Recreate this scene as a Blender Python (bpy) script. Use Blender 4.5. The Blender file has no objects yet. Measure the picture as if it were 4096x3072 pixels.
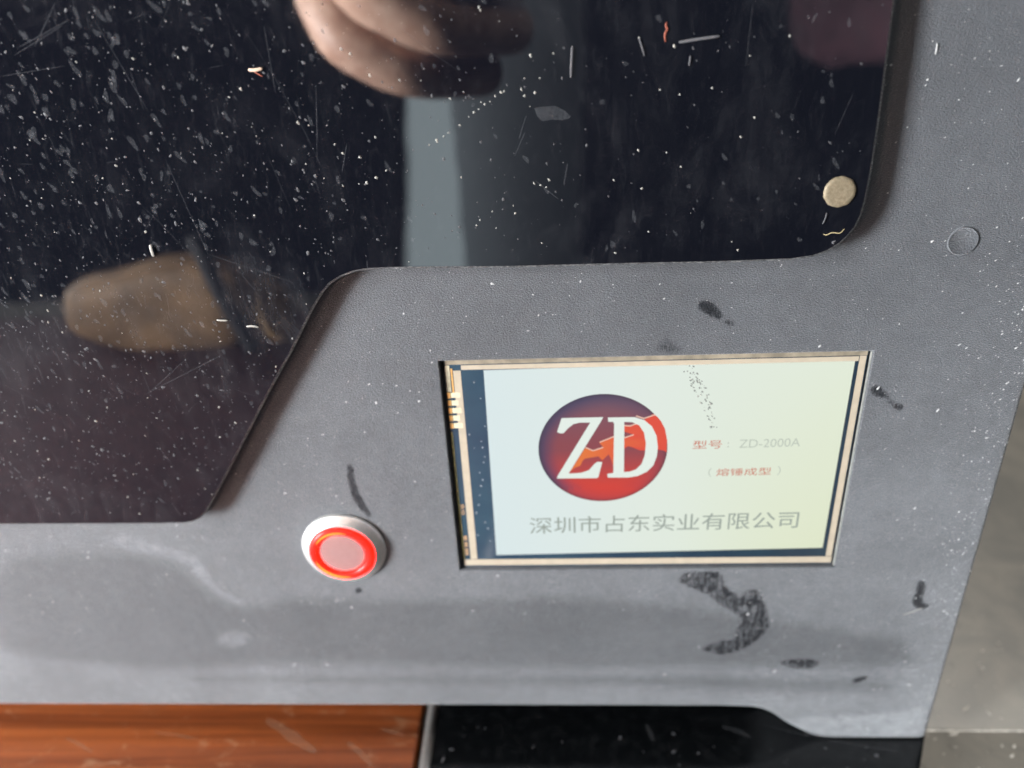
import bpy, bmesh, math, random
import numpy as np
from mathutils import Matrix, Vector

scene = bpy.context.scene
COL = scene.collection
MM = 0.001
rng = random.Random(7)

# ------------------------------------------------------------------ camera
CAM_F, CAM_R, CAM_U = Vector((-0.062005, 0.871224, -0.486954)), Vector((0.997845, 0.043628, -0.049002)), Vector((0.021446, 0.488943, 0.872052))
cam = bpy.data.cameras.new('camera')
cam_ob = bpy.data.objects.new('camera', cam)
COL.objects.link(cam_ob)
cam.sensor_fit = 'HORIZONTAL'
cam.sensor_width = 36.0
cam.lens = 3356.0 / 4096 * 36.0
CAM_POS = Vector((0, -149.12 * MM, 191.3 * MM))
cam_ob.matrix_world = Matrix((
    (CAM_R.x, CAM_U.x, -CAM_F.x, CAM_POS.x),
    (CAM_R.y, CAM_U.y, -CAM_F.y, CAM_POS.y),
    (CAM_R.z, CAM_U.z, -CAM_F.z, CAM_POS.z),
    (0, 0, 0, 1)))
cam.clip_start, cam.clip_end = 0.003, 50
cam.dof.use_dof = True
cam.dof.focus_distance = (Vector((0.055, 0, 0.132)) - CAM_POS).dot(CAM_F)
cam.dof.aperture_fstop = 11.0
scene.camera = cam_ob

# ------------------------------------------------------------------ light: one window on the left, dim room
world = bpy.data.worlds.new('World')
scene.world = world
world.use_nodes = True
bg = world.node_tree.nodes['Background']
bg.inputs[0].default_value = (0.88, 0.94, 1.12, 1)
bg.inputs[1].default_value = 0.05

lamp = bpy.data.lights.new('window_light', 'AREA')
lamp.shape, lamp.size, lamp.size_y = 'RECTANGLE', 0.30, 0.90
lamp.energy = 124.0
lamp.color = (0.95, 0.98, 1.0)
lamp_ob = bpy.data.objects.new('window_light', lamp)
COL.objects.link(lamp_ob)
lamp_ob.location = (-1.27, -0.76, 0.30)
lamp_ob.rotation_euler = (Vector((0.0, 0.0, 0.08)) - Vector(lamp_ob.location)).to_track_quat('-Z', 'Y').to_euler()

side = bpy.data.lights.new('added_hand_light', 'AREA')  # added lamp, a narrow beam to brighten the mirrored hand
side.shape, side.size, side.size_y = 'RECTANGLE', 0.20, 0.55
side.energy = 19.0
side.spread = math.radians(26)
side.color = (0.97, 0.98, 1.0)
side_ob = bpy.data.objects.new('added_hand_light', side)
COL.objects.link(side_ob)
side_ob.location = (-0.80, 0.16, 0.34)
side_ob.rotation_euler = (Vector((-0.085, -0.195, 0.235)) - Vector(side_ob.location)).to_track_quat('-Z', 'Y').to_euler()

top = bpy.data.lights.new('ceiling_light', 'AREA')
top.shape, top.size, top.size_y = 'RECTANGLE', 1.0, 0.4
top.energy = 25.0
top.color = (1.0, 0.97, 0.92)
top_ob = bpy.data.objects.new('ceiling_light', top)
COL.objects.link(top_ob)
top_ob.location = (0.60, 0.28, 1.50)
top_ob.rotation_euler = (Vector((0.05, 0.0, 0.0)) - Vector(top_ob.location)).to_track_quat('-Z', 'Y').to_euler()

vs = scene.view_settings
scene.display_settings.display_device = 'sRGB'
vs.view_transform, vs.look, vs.exposure, vs.gamma = 'Standard', 'None', 0.0, 1.0
vs.use_curve_mapping = False
scene.cycles.max_bounces = 6
scene.cycles.use_denoising = True

# ------------------------------------------------------------------ measured outlines, in millimetres (x, z)
SMUDGE = [[(25.95,124.25),(26.45,124.95),(27.06,125.4),(28.04,125.13),(29.15,124.39),(30.1,123.06),(30.54,122.22),(30.75,121.55),(29.66,121.64),(28.55,122.16),(27.34,122.67),(26.98,123.16),(26.21,123.53)],[(31.0,121.01),(31.44,120.93),(32.32,120.73),(33.0,120.23),(32.6,119.88),(31.71,120.2)],[(61.25,105.18),(61.64,105.48),(62.2,105.88),(62.78,105.55),(63.6,104.81),(64.75,103.73),(65.09,102.78),(63.7,103.13),(62.56,103.58),(61.68,104.12)],[(65.02,102.62),(65.6,102.34),(67.1,101.36),(68.43,100.9),(68.36,100.26),(67.7,99.96),(66.91,100.4),(66.01,101.49)],[(24.99,55.38),(27.54,57.46),(32.28,57.56),(35.47,57.04),(36.01,53.15),(38.57,50.98),(40.35,48.8),(40.64,51.68),(44.32,52.01),(45.76,48.03),(47.27,43.61),(47.71,39.09),(45.33,35.26),(41.73,32.15),(37.94,30.58),(35.11,30.98),(32.23,32.17),(32.72,33.35),(36.46,35.68),(39.81,35.28),(40.05,39.13),(41.44,42.15),(39.06,44.77),(35.68,46.64),(33.33,49.58),(29.98,51.77),(26.7,53.23)],[(51.05,27.92),(53.71,29.12),(59.83,29.11),(61.16,27.35),(58.62,25.34),(54.07,25.91)],[(69.76,21.68),(71.26,22.9),(73.18,23.15),(72.84,21.68),(70.47,20.69)],[(79.78,54.17),(80.97,54.16),(81.72,52.05),(81.49,48.49),(82.46,47.19),(83.76,46.68),(82.61,45.23),(80.44,46.19),(79.53,47.79),(80.06,50.65)],[(-47.52,88.92),(-46.44,88.59),(-46.57,83.01),(-45.36,78.54),(-43.83,74.28),(-44.89,74.29),(-47.03,77.92),(-48.06,82.41)],[(-50.8,53.17),(-49.4,53.16),(-49.32,51.69),(-50.78,51.33)]]
FAINT = [[(18.22,114.6),(19.79,116.93),(20.88,117.27),(22.03,116.0),(23.43,114.4)]]
WIPE = [[(-113.14,65.31),(-103.11,64.84),(-96.85,63.0),(-91.3,60.45),(-89.04,55.71),(-84.28,48.97),(-77.84,46.65),(-67.43,49.97),(-53.25,49.87),(-39.26,49.02),(-24.56,49.65),(-7.93,50.48),(8.46,49.4),(24.83,47.08),(41.32,43.64),(57.82,40.93),(71.73,37.85),(79.53,36.3),(83.27,30.49),(85.41,27.72),(76.32,26.14),(59.77,25.1),(37.13,26.16),(2.79,25.37),(-27.05,26.21),(-68.43,27.9),(-105.59,24.99),(-129.37,28.4),(-150.31,32.63),(-139.18,62.76)],[(-14.78,23.13),(14.37,23.72),(48.72,23.14),(76.88,22.66),(80.39,20.04),(79.97,17.55),(55.08,16.67),(20.26,19.55),(-14.94,19.93),(-33.45,20.76),(-69.69,20.73),(-100.37,21.14),(-93.72,23.11),(-57.25,22.61)]]
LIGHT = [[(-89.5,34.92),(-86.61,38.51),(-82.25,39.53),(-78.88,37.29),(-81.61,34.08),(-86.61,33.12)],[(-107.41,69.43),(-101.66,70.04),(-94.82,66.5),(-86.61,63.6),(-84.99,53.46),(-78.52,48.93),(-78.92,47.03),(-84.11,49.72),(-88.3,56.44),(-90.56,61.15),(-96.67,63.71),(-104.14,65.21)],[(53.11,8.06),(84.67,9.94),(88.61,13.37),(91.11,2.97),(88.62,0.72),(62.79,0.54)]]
DOOR = [(52.61,176.94),(53.15,159.44),(53.27,149.81),(53.04,144.97),(52.76,142.7),(52.13,140.49),(51.0,138.65),(49.6,137.14),(47.74,135.9),(45.21,134.93),(41.17,134.44),(28.79,134.35),(12.07,134.53),(-9.65,134.64),(-22.52,134.96),(-31.16,135.14),(-35.52,135.1),(-38.64,134.69),(-41.17,133.85),(-43.35,132.61),(-45.19,130.78),(-47.78,127.27),(-54.08,117.45),(-54.73,116.65),(-60.99,107.5),(-67.77,97.11),(-74.95,86.29),(-78.66,80.86),(-80.02,78.94),(-81.78,77.32),(-83.68,76.42),(-86.09,76.09),(-92.03,76.07),(-111.23,76.18),(-128.48,76.31)]
MAGNET = (48.26,146.84)
PLUG = (72.83,135.75)
FOOT = [(39.37,11.32),(43.05,11.75),(46.77,11.56),(48.82,10.93),(50.62,10.0),(52.47,8.61),(54.06,7.03),(55.64,5.7),(57.2,4.53),(58.76,3.45),(60.31,2.5),(62.19,1.28),(64.01,0.54),(65.8,0.16),(67.84,0.0)]
ACTIVE = [(-16.33,110.75),(57.66,111.37),(57.46,63.3),(-16.53,62.01)]
LOGO = [(-5.84,91.77),(21.65,91.76),(8.21,104.6),(8.1,77.24)]
LZ = [(-0.69,98.99),(8.01,99.05),(7.57,98.09),(0.55,84.8),(3.28,84.96),(4.98,85.66),(6.17,87.28),(6.76,87.78),(7.85,87.7),(7.02,83.85),(6.76,83.5),(-2.03,83.53),(-1.81,84.32),(5.28,97.76),(3.06,97.8),(1.75,97.45),(0.58,96.4),(-0.35,95.24),(-1.1,95.22),(-1.72,95.57)]
LDo = [(8.96,98.93),(12.38,98.93),(14.49,98.9),(16.46,98.19),(18.13,96.6),(19.19,94.24),(19.59,91.26),(19.45,89.06),(18.78,86.63),(17.49,85.01),(15.49,83.91),(13.47,83.53),(9.06,83.61),(8.92,84.55),(10.23,84.83),(10.28,97.16),(10.11,97.84),(9.05,97.87)]
LDi = [(12.39,97.79),(14.03,97.66),(15.51,96.85),(16.54,95.08),(17.03,92.31),(16.87,89.31),(16.26,87.09),(15.12,85.68),(13.78,85.08),(12.52,85.0)]
FIRE = [(18.36,99.58),(19.11,98.99),(20.05,97.72),(20.93,95.77),(21.47,93.01),(21.46,89.93),(20.81,90.44),(19.65,90.66),(16.83,90.52),(15.84,90.54),(14.16,91.37),(13.32,91.69),(12.67,91.2),(11.36,89.22),(10.39,85.97),(9.7,88.44),(9.19,89.66),(7.85,88.17),(7.01,89.2),(4.15,88.65),(3.64,88.15),(3.13,86.82),(1.94,86.33),(0.9,85.32),(4.17,91.37),(5.84,90.64),(8.01,91.5),(7.17,92.71),(10.31,94.23),(12.46,93.69),(14.42,94.54),(12.43,95.36),(12.41,96.83),(13.56,96.7),(15.18,97.35),(16.78,98.37)]
GLINT = [[(7.26,92.81),(10.31,94.19)],[(4.26,91.53),(5.84,90.68),(8.01,91.46)],[(12.41,96.88),(13.56,96.74),(15.18,97.38)],[(14.81,99.18),(16.45,98.53),(18.69,99.38)],[(12.46,93.83),(14.42,94.54)]]
TCO = [(-8.46,68.07),(50.93,73.62),(-7.79,72.68),(51.54,69.1)]
TM = [(26.89,90.67),(34.4,92.58),(36.78,90.8),(49.24,92.92)]
TP = [(30.5,83.53),(46.03,85.66)]
STREAK = [[(23.16,111.22),(25.95,110.9),(29.85,103.34),(30.78,99.2),(32.13,95.5),(30.32,96.07),(28.23,101.33),(25.55,106.47)]]
PADS = [(-24.92,105.77),(-21.61,105.53),(-25.16,96.42),(-22.05,96.35)]
GTXT = [(-23.74,76.9),(-22.89,73.76),(-23.98,67.79),(-22.81,62.01)]
SPOTS = [(-17.42,104.15),(-18.44,108.06),(-16.94,97.34),(-20.33,95.32),(-17.92,93.58),(-17.74,91.95),(-19.6,91.84),(-17.44,89.54),(-17.84,88.02),(-18.84,85.36),(-18.36,83.42),(-18.71,81.85),(-19.13,79.36),(-19.69,76.6),(-20.31,74.35),(-18.61,71.69),(-20.41,67.99),(-17.99,69.89),(-17.68,66.24)]
CRUMBS = [(-18.0,165.05),(-12.85,164.32),(-11.35,164.31),(-10.47,165.19),(-9.36,165.72),(-8.94,165.83),(-12.33,163.95),(-13.34,163.2),(-14.2,162.71),(-15.08,161.99),(-16.7,160.71),(-18.81,159.52),(-19.64,158.92),(-20.91,158.31),(-22.3,157.59),(-6.03,166.05),(-5.54,165.04),(-4.71,163.25),(-4.27,171.26),(-3.81,165.44),(-31.44,159.25),(-38.63,158.28),(-37.48,156.78),(-34.59,155.97),(-44.24,155.12),(-38.33,151.09),(-35.38,151.33),(-33.97,151.45),(-32.2,152.26),(-30.26,153.45),(-41.47,152.51),(-44.45,162.17),(-42.69,161.69),(-12.08,145.49),(-14.42,143.95),(-15.08,142.97),(-11.59,142.39),(-8.03,144.98),(-3.43,149.87),(-4.5,150.28),(-1.92,150.76),(-2.39,149.49),(-28.84,135.85),(-28.1,136.46),(-25.54,135.36),(-21.9,170.0),(-22.63,168.16),(-26.15,168.38),(-31.08,169.36),(-33.87,172.83),(-35.23,173.64),(-12.03,178.42),(-12.26,178.83),(3.01,135.24),(-4.31,171.28),(-2.92,167.7),(25.3,165.0),(20.08,164.19),(32.6,159.97),(30.58,156.86),(13.46,155.27),(18.3,154.77),(14.22,148.62),(9.39,150.31),(-1.86,150.85),(-3.31,149.88),(18.8,171.68),(13.22,173.14),(30.99,169.76),(36.98,172.44),(2.79,135.14),(9.73,136.93),(30.55,138.35),(31.7,136.78),(15.66,140.8),(-3.44,139.26),(-70.36,173.58),(-62.67,173.5),(-92.41,161.15),(-90.06,161.25),(-77.65,160.77),(-87.05,153.49),(-81.33,153.99),(-57.99,160.99),(-55.48,166.85),(-53.22,168.07),(-76.19,143.84),(-78.36,156.15),(-55.25,146.26),(-80.14,173.52),(-90.0,165.77),(-98.3,154.62),(-44.54,162.21),(-75.81,141.08),(-99.9,128.73),(-98.47,123.93),(-100.62,126.31),(-104.89,135.67),(-100.16,131.84),(-88.24,132.5),(-83.87,114.36),(-116.65,106.36),(-110.05,106.43),(-99.28,104.08),(-97.84,103.33),(-117.1,98.82),(-102.95,98.67),(-88.25,99.52),(-118.91,96.03),(-117.69,95.39),(-112.92,96.15),(-111.18,93.97),(-93.55,89.79),(-79.07,90.49),(-68.25,102.27),(-70.89,106.2),(-78.59,85.61),(-114.84,89.19),(-96.5,83.66),(-95.04,79.06),(-101.71,79.42),(-104.71,77.91),(-121.49,77.11),(-57.22,115.27),(-55.83,124.51),(-52.78,121.34),(-48.79,128.57)]
LINT = {'red': [(17.47,175.35),(17.27,174.85),(17.65,174.32),(17.17,173.66),(17.36,172.44)],'wlong': [(19.5,172.28),(22.42,172.64),(25.87,172.93)],'wup': [(2.47,172.46),(2.29,170.28),(2.17,167.6)],'wcurve': [(13.14,173.15),(13.62,171.91),(14.1,170.41)],'wshort': [(21.45,170.17),(21.31,168.65)],'flake': [(-51.2,171.12),(-50.24,171.01),(-48.82,171.2)],'flaketail': [(-50.36,170.79),(-49.08,169.93)],'wdash': [(-66.85,125.81),(-64.69,125.67)],'wdash2': [(-61.27,124.28),(-60.03,124.44),(-58.9,124.09)],'wtop': [(-75.89,141.44),(-75.9,140.36),(-75.86,139.17)],'corner': [(46.49,139.29),(47.07,139.07),(47.75,139.58),(48.6,139.47),(49.36,139.33),(49.99,140.16)],'wcorner': [(46.54,143.2),(46.4,142.14),(46.06,141.17)],'crumb': [(48.47,137.69)],'hook': [(78.23,43.79),(80.15,44.88),(82.16,45.96)],'upgroove': [(61.69,169.84),(61.78,168.07)]}
FILM = [(-4.04,162.96),(-2.67,163.17),(-0.49,163.21),(1.12,162.35),(2.06,161.39),(1.65,161.0),(0.55,160.83),(-1.09,160.98),(-2.74,160.78),(-3.54,161.61)]
SCR = [[(-69.23,157.23),(-65.5,139.08)],[(-65.28,139.07),(-49.96,132.82)],[(-40.35,168.09),(-42.24,155.4)],[(-35.92,136.98),(-36.04,135.16)],[(-71.4,171.98),(-70.74,165.57)],[(-94.04,171.82),(-82.32,172.99)],[(-90.49,174.99),(-80.72,179.2)],[(-89.26,176.2),(-79.29,180.01)],[(-75.1,179.65),(-70.04,165.16)],[(-86.45,176.26),(-80.77,182.67)],[(-47.34,177.72),(-47.42,167.27)],[(-6.8,158.01),(-5.46,161.79)],[(1.41,153.55),(0.74,149.73)],[(46.14,156.71),(48.21,163.32)],[(-5.7,159.14),(-7.69,155.09)],[(1.38,153.62),(0.61,149.81)],[(-40.33,168.25),(-41.63,158.62)],[(-36.53,158.42),(-38.13,153.4)],[(30.47,168.02),(30.75,177.28)],[(-4.29,150.73),(-0.33,147.29)],[(-85.53,109.6),(-67.03,118.41)],[(-84.21,110.22),(-75.61,116.99)]]


# ------------------------------------------------------------------ helpers
def tag(o, label=None, cat=None, group=None, kind=None):
    for k, v in (('label', label), ('category', cat), ('group', group), ('kind', kind)):
        if v: o[k] = v
    return o

def empty(name, loc=(0, 0, 0)):
    o = bpy.data.objects.new(name, None)
    o.location = Vector(loc) * MM
    o.empty_display_size = 0.02
    COL.objects.link(o)
    return o

def put(name, verts, faces, mat, parent=None, smooth=None):
    me = bpy.data.meshes.new(name)
    me.from_pydata([tuple(c * MM for c in v) for v in verts], [], faces)
    me.update()
    if smooth is not None:
        for p in me.polygons: p.use_smooth = True
        me.set_sharp_from_angle(angle=math.radians(smooth))
    if mat: me.materials.append(mat)
    o = bpy.data.objects.new(name, me)
    COL.objects.link(o)
    if parent is not None:
        o.parent = parent
        o.matrix_parent_inverse = Matrix.Translation(-parent.location)
    return o

def put_bm(name, bm, mat, parent=None, smooth=None):
    v = [tuple(a.co) for a in bm.verts]
    bm.verts.index_update()
    f = [[a.index for a in p.verts] for p in bm.faces]
    bm.free()
    return put(name, v, f, mat, parent, smooth)

def signed(poly):
    return sum(a[0] * b[1] - b[0] * a[1] for a, b in zip(poly, poly[1:] + poly[:1]))

def ccw(poly):
    return poly if signed(poly) > 0 else poly[::-1]

def chaikin(poly, n=1, closed=True):
    for _ in range(n):
        out = []
        m = len(poly)
        for i in range(m if closed else m - 1):
            a, b = poly[i], poly[(i + 1) % m]
            out += [(a[0] * .75 + b[0] * .25, a[1] * .75 + b[1] * .25), (a[0] * .25 + b[0] * .75, a[1] * .25 + b[1] * .75)]
        if not closed: out = [poly[0]] + out + [poly[-1]]
        poly = out
    return poly

def inset(poly, d):
    poly = ccw(poly)
    out = []
    n = len(poly)
    for i in range(n):
        a, b, c = (Vector(poly[i - 1]), Vector(poly[i]), Vector(poly[(i + 1) % n]))
        e1, e2 = (b - a).normalized(), (c - b).normalized()
        n1, n2 = Vector((-e1.y, e1.x)), Vector((-e2.y, e2.x))
        h = (n1 + n2)
        h = h / max(h.length_squared, .3) * 2
        out.append((b.x + h.x * d, b.y + h.y * d))
    return out

def tess(poly, holes=()):
    from mathutils.geometry import tessellate_polygon
    loops = [[Vector((p[0], p[1], 0)) for p in poly]] + [[Vector((p[0], p[1], 0)) for p in h] for h in holes]
    return tessellate_polygon(loops), [p for l in loops for p in l]

def sheet(name, poly, y, mat, parent=None, holes=(), thick=0.0):
    """flat print or plate in the x-z plane at depth y, facing -y"""
    poly = ccw(list(poly))
    tris, pts = tess(poly, holes)
    v = [(p.x, y, p.y) for p in pts]
    f = []
    for t in tris:
        a, b, c = (pts[i] for i in t)
        s = (b.x - a.x) * (c.y - a.y) - (b.y - a.y) * (c.x - a.x)
        f.append(tuple(t) if s > 0 else tuple(t[::-1]))
    if thick:
        n = len(v)
        v += [(p.x, y + thick, p.y) for p in pts]
        k = 0
        for lp in [poly] + [list(h) for h in holes]:
            m = len(lp)
            for i in range(m):
                a, b = k + i, k + (i + 1) % m
                f.append((a, a + n, b + n, b))
            k += m
    return put(name, v, f, mat, parent)

def box(bm, x0, x1, y0, y1, z0, z1, bevel=0.0, seg=2):
    r = bmesh.ops.create_cube(bm, size=1)['verts']
    for v in r:
        v.co = Vector(((x0 + x1) / 2 + v.co.x * (x1 - x0), (y0 + y1) / 2 + v.co.y * (y1 - y0), (z0 + z1) / 2 + v.co.z * (z1 - z0)))
    if bevel:
        es = list({e for v in r for e in v.link_edges})
        bmesh.ops.bevel(bm, geom=es, offset=bevel, segments=seg, profile=.5, affect='EDGES')
    return r

def lathe(name, prof, cx, cz, mat, parent, n=96, smooth=35, close=True):
    """prof: (radius, y) pairs, turned round the -y axis through (cx, cz)"""
    v, f = [], []
    for r, y in prof:
        for k in range(n):
            a = 2 * math.pi * k / n
            v.append((cx + r * math.cos(a), y, cz + r * math.sin(a)))
    for i in range(len(prof) - 1):
        for k in range(n):
            a, b = i * n + k, i * n + (k + 1) % n
            f.append((a, b, b + n, a + n))
    if close: f.append(tuple(range((len(prof) - 1) * n, len(prof) * n)))
    return put(name, v, f, mat, parent, smooth)

def tube(name, pts, r, mat, parent=None, sides=6, r1=None, flat=.7):
    """round fibre through 3-D points"""
    P = [Vector(p) for p in pts]
    v, f = [], []
    for i, p in enumerate(P):
        t = (P[min(i + 1, len(P) - 1)] - P[max(i - 1, 0)]).normalized()
        a = t.cross(Vector((0, 1, 0)))
        a = a.normalized() if a.length > 1e-4 else Vector((1, 0, 0))
        b = t.cross(a)
        e = i / (len(P) - 1)
        rr = r * (1 - .5 * abs(2 * e - 1) ** 3) if r1 is None else r + (r1 - r) * e
        for k in range(sides):
            w = 2 * math.pi * k / sides
            q = p + a * math.cos(w) * rr + b * math.sin(w) * rr * flat
            v.append(tuple(q))
    for i in range(len(P) - 1):
        for k in range(sides):
            a, b = i * sides + k, i * sides + (k + 1) % sides
            f.append((a, b, b + sides, a + sides))
    f += [tuple(range(sides))[::-1], tuple(range((len(P) - 1) * sides, len(P) * sides))]
    return put(name, v, f, mat, parent, 60)

def smooth_line(pts, n=3):
    return chaikin([tuple(p) for p in pts], n, closed=False)

# ------------------------------------------------------------------ materials
class NT:
    def __init__(s, name):
        s.m = bpy.data.materials.new(name)
        s.m.use_nodes = True
        s.t = s.m.node_tree
        s.b = s.t.nodes['Principled BSDF']
        s.out = s.t.nodes['Material Output']
        s._co = None
    def n(s, kind, **kw):
        o = s.t.nodes.new(kind)
        for k, v in kw.items(): setattr(o, k, v)
        return o
    def l(s, a, b): s.t.links.new(a, b)
    def val(s, sock, v):
        if isinstance(v, bpy.types.NodeSocket): s.l(v, sock)
        else: sock.default_value = v
    def co(s, scale=(1, 1, 1), rot=(0, 0, 0), loc=(0, 0, 0)):
        """object coordinates in millimetres"""
        if s._co is None:
            tc = s.n('ShaderNodeTexCoord')
            mp = s.n('ShaderNodeVectorMath', operation='SCALE')
            s.l(tc.outputs['Object'], mp.inputs[0]); mp.inputs['Scale'].default_value = 1000
            s._co = mp.outputs[0]
        mp = s.n('ShaderNodeMapping')
        s.l(s._co, mp.inputs[0])
        mp.inputs['Scale'].default_value = scale
        mp.inputs['Rotation'].default_value = rot
        mp.inputs['Location'].default_value = loc
        return mp.outputs[0]
    def noise(s, scale, detail=3, rough=.55, co=None, dist=0.0):
        o = s.n('ShaderNodeTexNoise')
        s.l(co if co is not None else s.co(), o.inputs['Vector'])
        o.inputs['Scale'].default_value = scale
        o.inputs['Detail'].default_value = detail
        o.inputs['Roughness'].default_value = rough
        o.inputs['Distortion'].default_value = dist
        return o.outputs[0]
    def math(s, op, a, b=0.0, c=0.0, clamp=False):
        o = s.n('ShaderNodeMath', operation=op, use_clamp=clamp)
        for i, v in enumerate((a, b, c)): s.val(o.inputs[i], v)
        return o.outputs[0]
    def ramp(s, v, a, b, lo=0.0, hi=1.0):
        o = s.n('ShaderNodeMapRange', interpolation_type='SMOOTHSTEP')
        s.val(o.inputs[0], v)
        o.inputs[1].default_value, o.inputs[2].default_value = a, b
        o.inputs[3].default_value, o.inputs[4].default_value = lo, hi
        return o.outputs[0]
    def mix(s, f, a, b):
        o = s.n('ShaderNodeMix', data_type='RGBA')
        s.val(o.inputs[0], f)
        for k, v in ((6, a), (7, b)):
            s.val(o.inputs[k], v if isinstance(v, bpy.types.NodeSocket) else (*v, 1)[:4])
        return o.outputs[2]
    def attr(s, name):
        o = s.n('ShaderNodeAttribute', attribute_name=name)
        return o.outputs['Fac']
    def bump(s, h, strength, dist):
        o = s.n('ShaderNodeBump')
        s.l(h, o.inputs['Height'])
        o.inputs['Strength'].default_value = strength
        o.inputs['Distance'].default_value = dist * MM
        s.l(o.outputs[0], s.b.inputs['Normal'])
        return o
    def set(s, **kw):
        names = dict(color='Base Color', rough='Roughness', metal='Metallic', spec='Specular IOR Level', ior='IOR',
                     sheen='Sheen Weight', emit='Emission Color', power='Emission Strength', alpha='Alpha', coat='Coat Weight', trans='Transmission Weight')
        for k, v in kw.items():
            sock = s.b.inputs[names[k]]
            if isinstance(v, tuple) and len(v) == 3: v = (*v, 1)
            s.val(sock, v)
        return s

def plain(name, color, rough=.5, grain=0.0, gscale=2.0, **kw):
    t = NT(name)
    if grain:
        n = t.noise(gscale, 4)
        t.set(color=t.mix(t.ramp(n, .3, .7), tuple(c * (1 - grain) for c in color), tuple(min(1, c * (1 + grain)) for c in color)), rough=rough, **kw)
    else:
        t.set(color=color, rough=rough, **kw)
    return t.m

def glow(name, color, power=1.0, rough=.35):
    t = NT(name)
    t.set(color=(.01, .01, .01), rough=rough, spec=.2, emit=color, power=power)
    return t.m

def panel_material():
    t = NT('textured_grey_plastic')
    grain_co = t.co(scale=(1.0, 1, 1.9), rot=(0, math.radians(-32), 0))
    g1 = t.noise(2.5, 3, .6, grain_co, .4)
    g2 = t.noise(4.0, 2, .5, grain_co)
    h = t.math('ADD', g1, t.math('MULTIPLY', g2, .35))
    low = t.noise(.035, 4, .6)
    mid = t.noise(.35, 4, .65)
    fine = t.noise(3.0, 3, .6)
    wob = t.math('MULTIPLY', t.math('SUBTRACT', t.noise(.55, 5, .65), .5), 2.4)
    rag = t.math('MULTIPLY', t.math('SUBTRACT', t.noise(.9, 6, .75, t.co(scale=(1.5, 1, .6))), .5), 1.7)
    streak = t.noise(1.6, 4, .7, t.co(scale=(2.2, 1, .45)))
    film = t.math('ADD', t.math('MULTIPLY', low, .55), t.math('MULTIPLY', mid, .35))
    film = t.math('ADD', film, t.math('MULTIPLY', fine, .25))
    film = t.ramp(film, .28, .92, .42, .88)
    wipe = t.ramp(t.math('ADD', t.attr('wipe'), t.math('MULTIPLY', wob, 1.4)), -3.4, 2.4, 1, 0)
    film = t.math('MULTIPLY', film, t.math('SUBTRACT', 1.0, t.math('MULTIPLY', wipe, .42)))
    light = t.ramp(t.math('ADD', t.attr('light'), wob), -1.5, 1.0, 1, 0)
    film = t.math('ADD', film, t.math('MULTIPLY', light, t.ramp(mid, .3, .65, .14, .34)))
    col = t.mix(film, (.026, .027, .031), (.095, .103, .116))
    sm = t.ramp(t.math('ADD', t.attr('smudge'), rag), -.18, .48, 1, 0)
    sm = t.math('MULTIPLY', sm, t.math('MAXIMUM', t.ramp(streak, .42, .55, .30, 1), t.ramp(t.attr('smudge'), -.9, .15, .95, .55)))
    comb = t.noise(1.0, 5, .72, t.co(scale=(1.15, 1, .24), rot=(0, math.radians(10), 0)), .3)
    patch = t.noise(.45, 4, .6)
    sw = t.ramp(t.math('ADD', t.attr('smear'), t.math('MULTIPLY', rag, 1.5)), -.6, .45, 1, 0)
    sw = t.math('MULTIPLY', sw, t.ramp(t.math('ADD', comb, t.math('MULTIPLY', t.math('SUBTRACT', patch, .5), .7)), .30, .64, .26, 1.0))
    sm = t.math('MAXIMUM', sm, sw)
    ft = t.ramp(t.math('ADD', t.attr('faint'), t.math('MULTIPLY', wob, .8)), -1.0, .9, 1, 0)
    ft = t.math('MULTIPLY', ft, t.ramp(streak, .38, .60, .15, .9))
    sm = t.math('MAXIMUM', sm, ft)
    col = t.mix(t.math('MULTIPLY', sm, .93), col, (.009, .010, .013))
    t.set(color=col, spec=t.math('SUBTRACT', .42, t.math('MULTIPLY', sm, .34)))
    t.set(rough=t.math('SUBTRACT', t.ramp(film, 0, 1, .44, .60), t.math('MULTIPLY', sm, .08)))
    t.set(sheen=t.math('MULTIPLY', film, t.math('SUBTRACT', 1.0, t.math('MULTIPLY', sm, .9))))
    t.b.inputs['Sheen Roughness'].default_value = .42
    t.b.inputs['Sheen Tint'].default_value = (.94, .97, 1.0, 1)
    t.bump(h, 1.0, .36)
    return t.m

def door_material():
    t = NT('tinted_black_acrylic')
    sm = t.noise(.028, 5, .6, t.co(rot=(0, .6, 0)), 1.2)
    sm2 = t.noise(.11, 6, .7, t.co(scale=(1.6, 1, .5), rot=(0, -.35, 0)), .8)
    sep = t.n('ShaderNodeSeparateXYZ'); t.l(t.co(), sep.inputs[0])
    handled = t.ramp(sep.outputs[0], -120, 20, .9, .35)          # the left of the door was wiped and splashed more
    haze = t.math('MULTIPLY', t.ramp(sm, .40, .75), t.ramp(sm2, .35, .75))
    vein = t.noise(.9, 5, .75, t.co(scale=(1.8, 1, .5)))
    wisp = t.noise(.30, 6, .72, t.co(scale=(2.2, 1, .6), rot=(0, .45, 0)), 1.0)
    haze = t.math('ADD', haze, t.math('MULTIPLY', t.ramp(vein, .52, .75), t.math('MULTIPLY', handled, .55)))
    haze = t.math('ADD', haze, t.math('MULTIPLY', t.ramp(wisp, .54, .70), t.math('MULTIPLY', handled, .60)))
    t.set(color=t.mix(haze, (.0034, .0040, .0068), (.0215, .0225, .0265)))
    t.set(rough=t.ramp(haze, 0, 1, .025, .10), ior=1.49, spec=.5)
    b = t.noise(.05, 2)
    t.bump(b, .03, 1.0)
    return t.m

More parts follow.
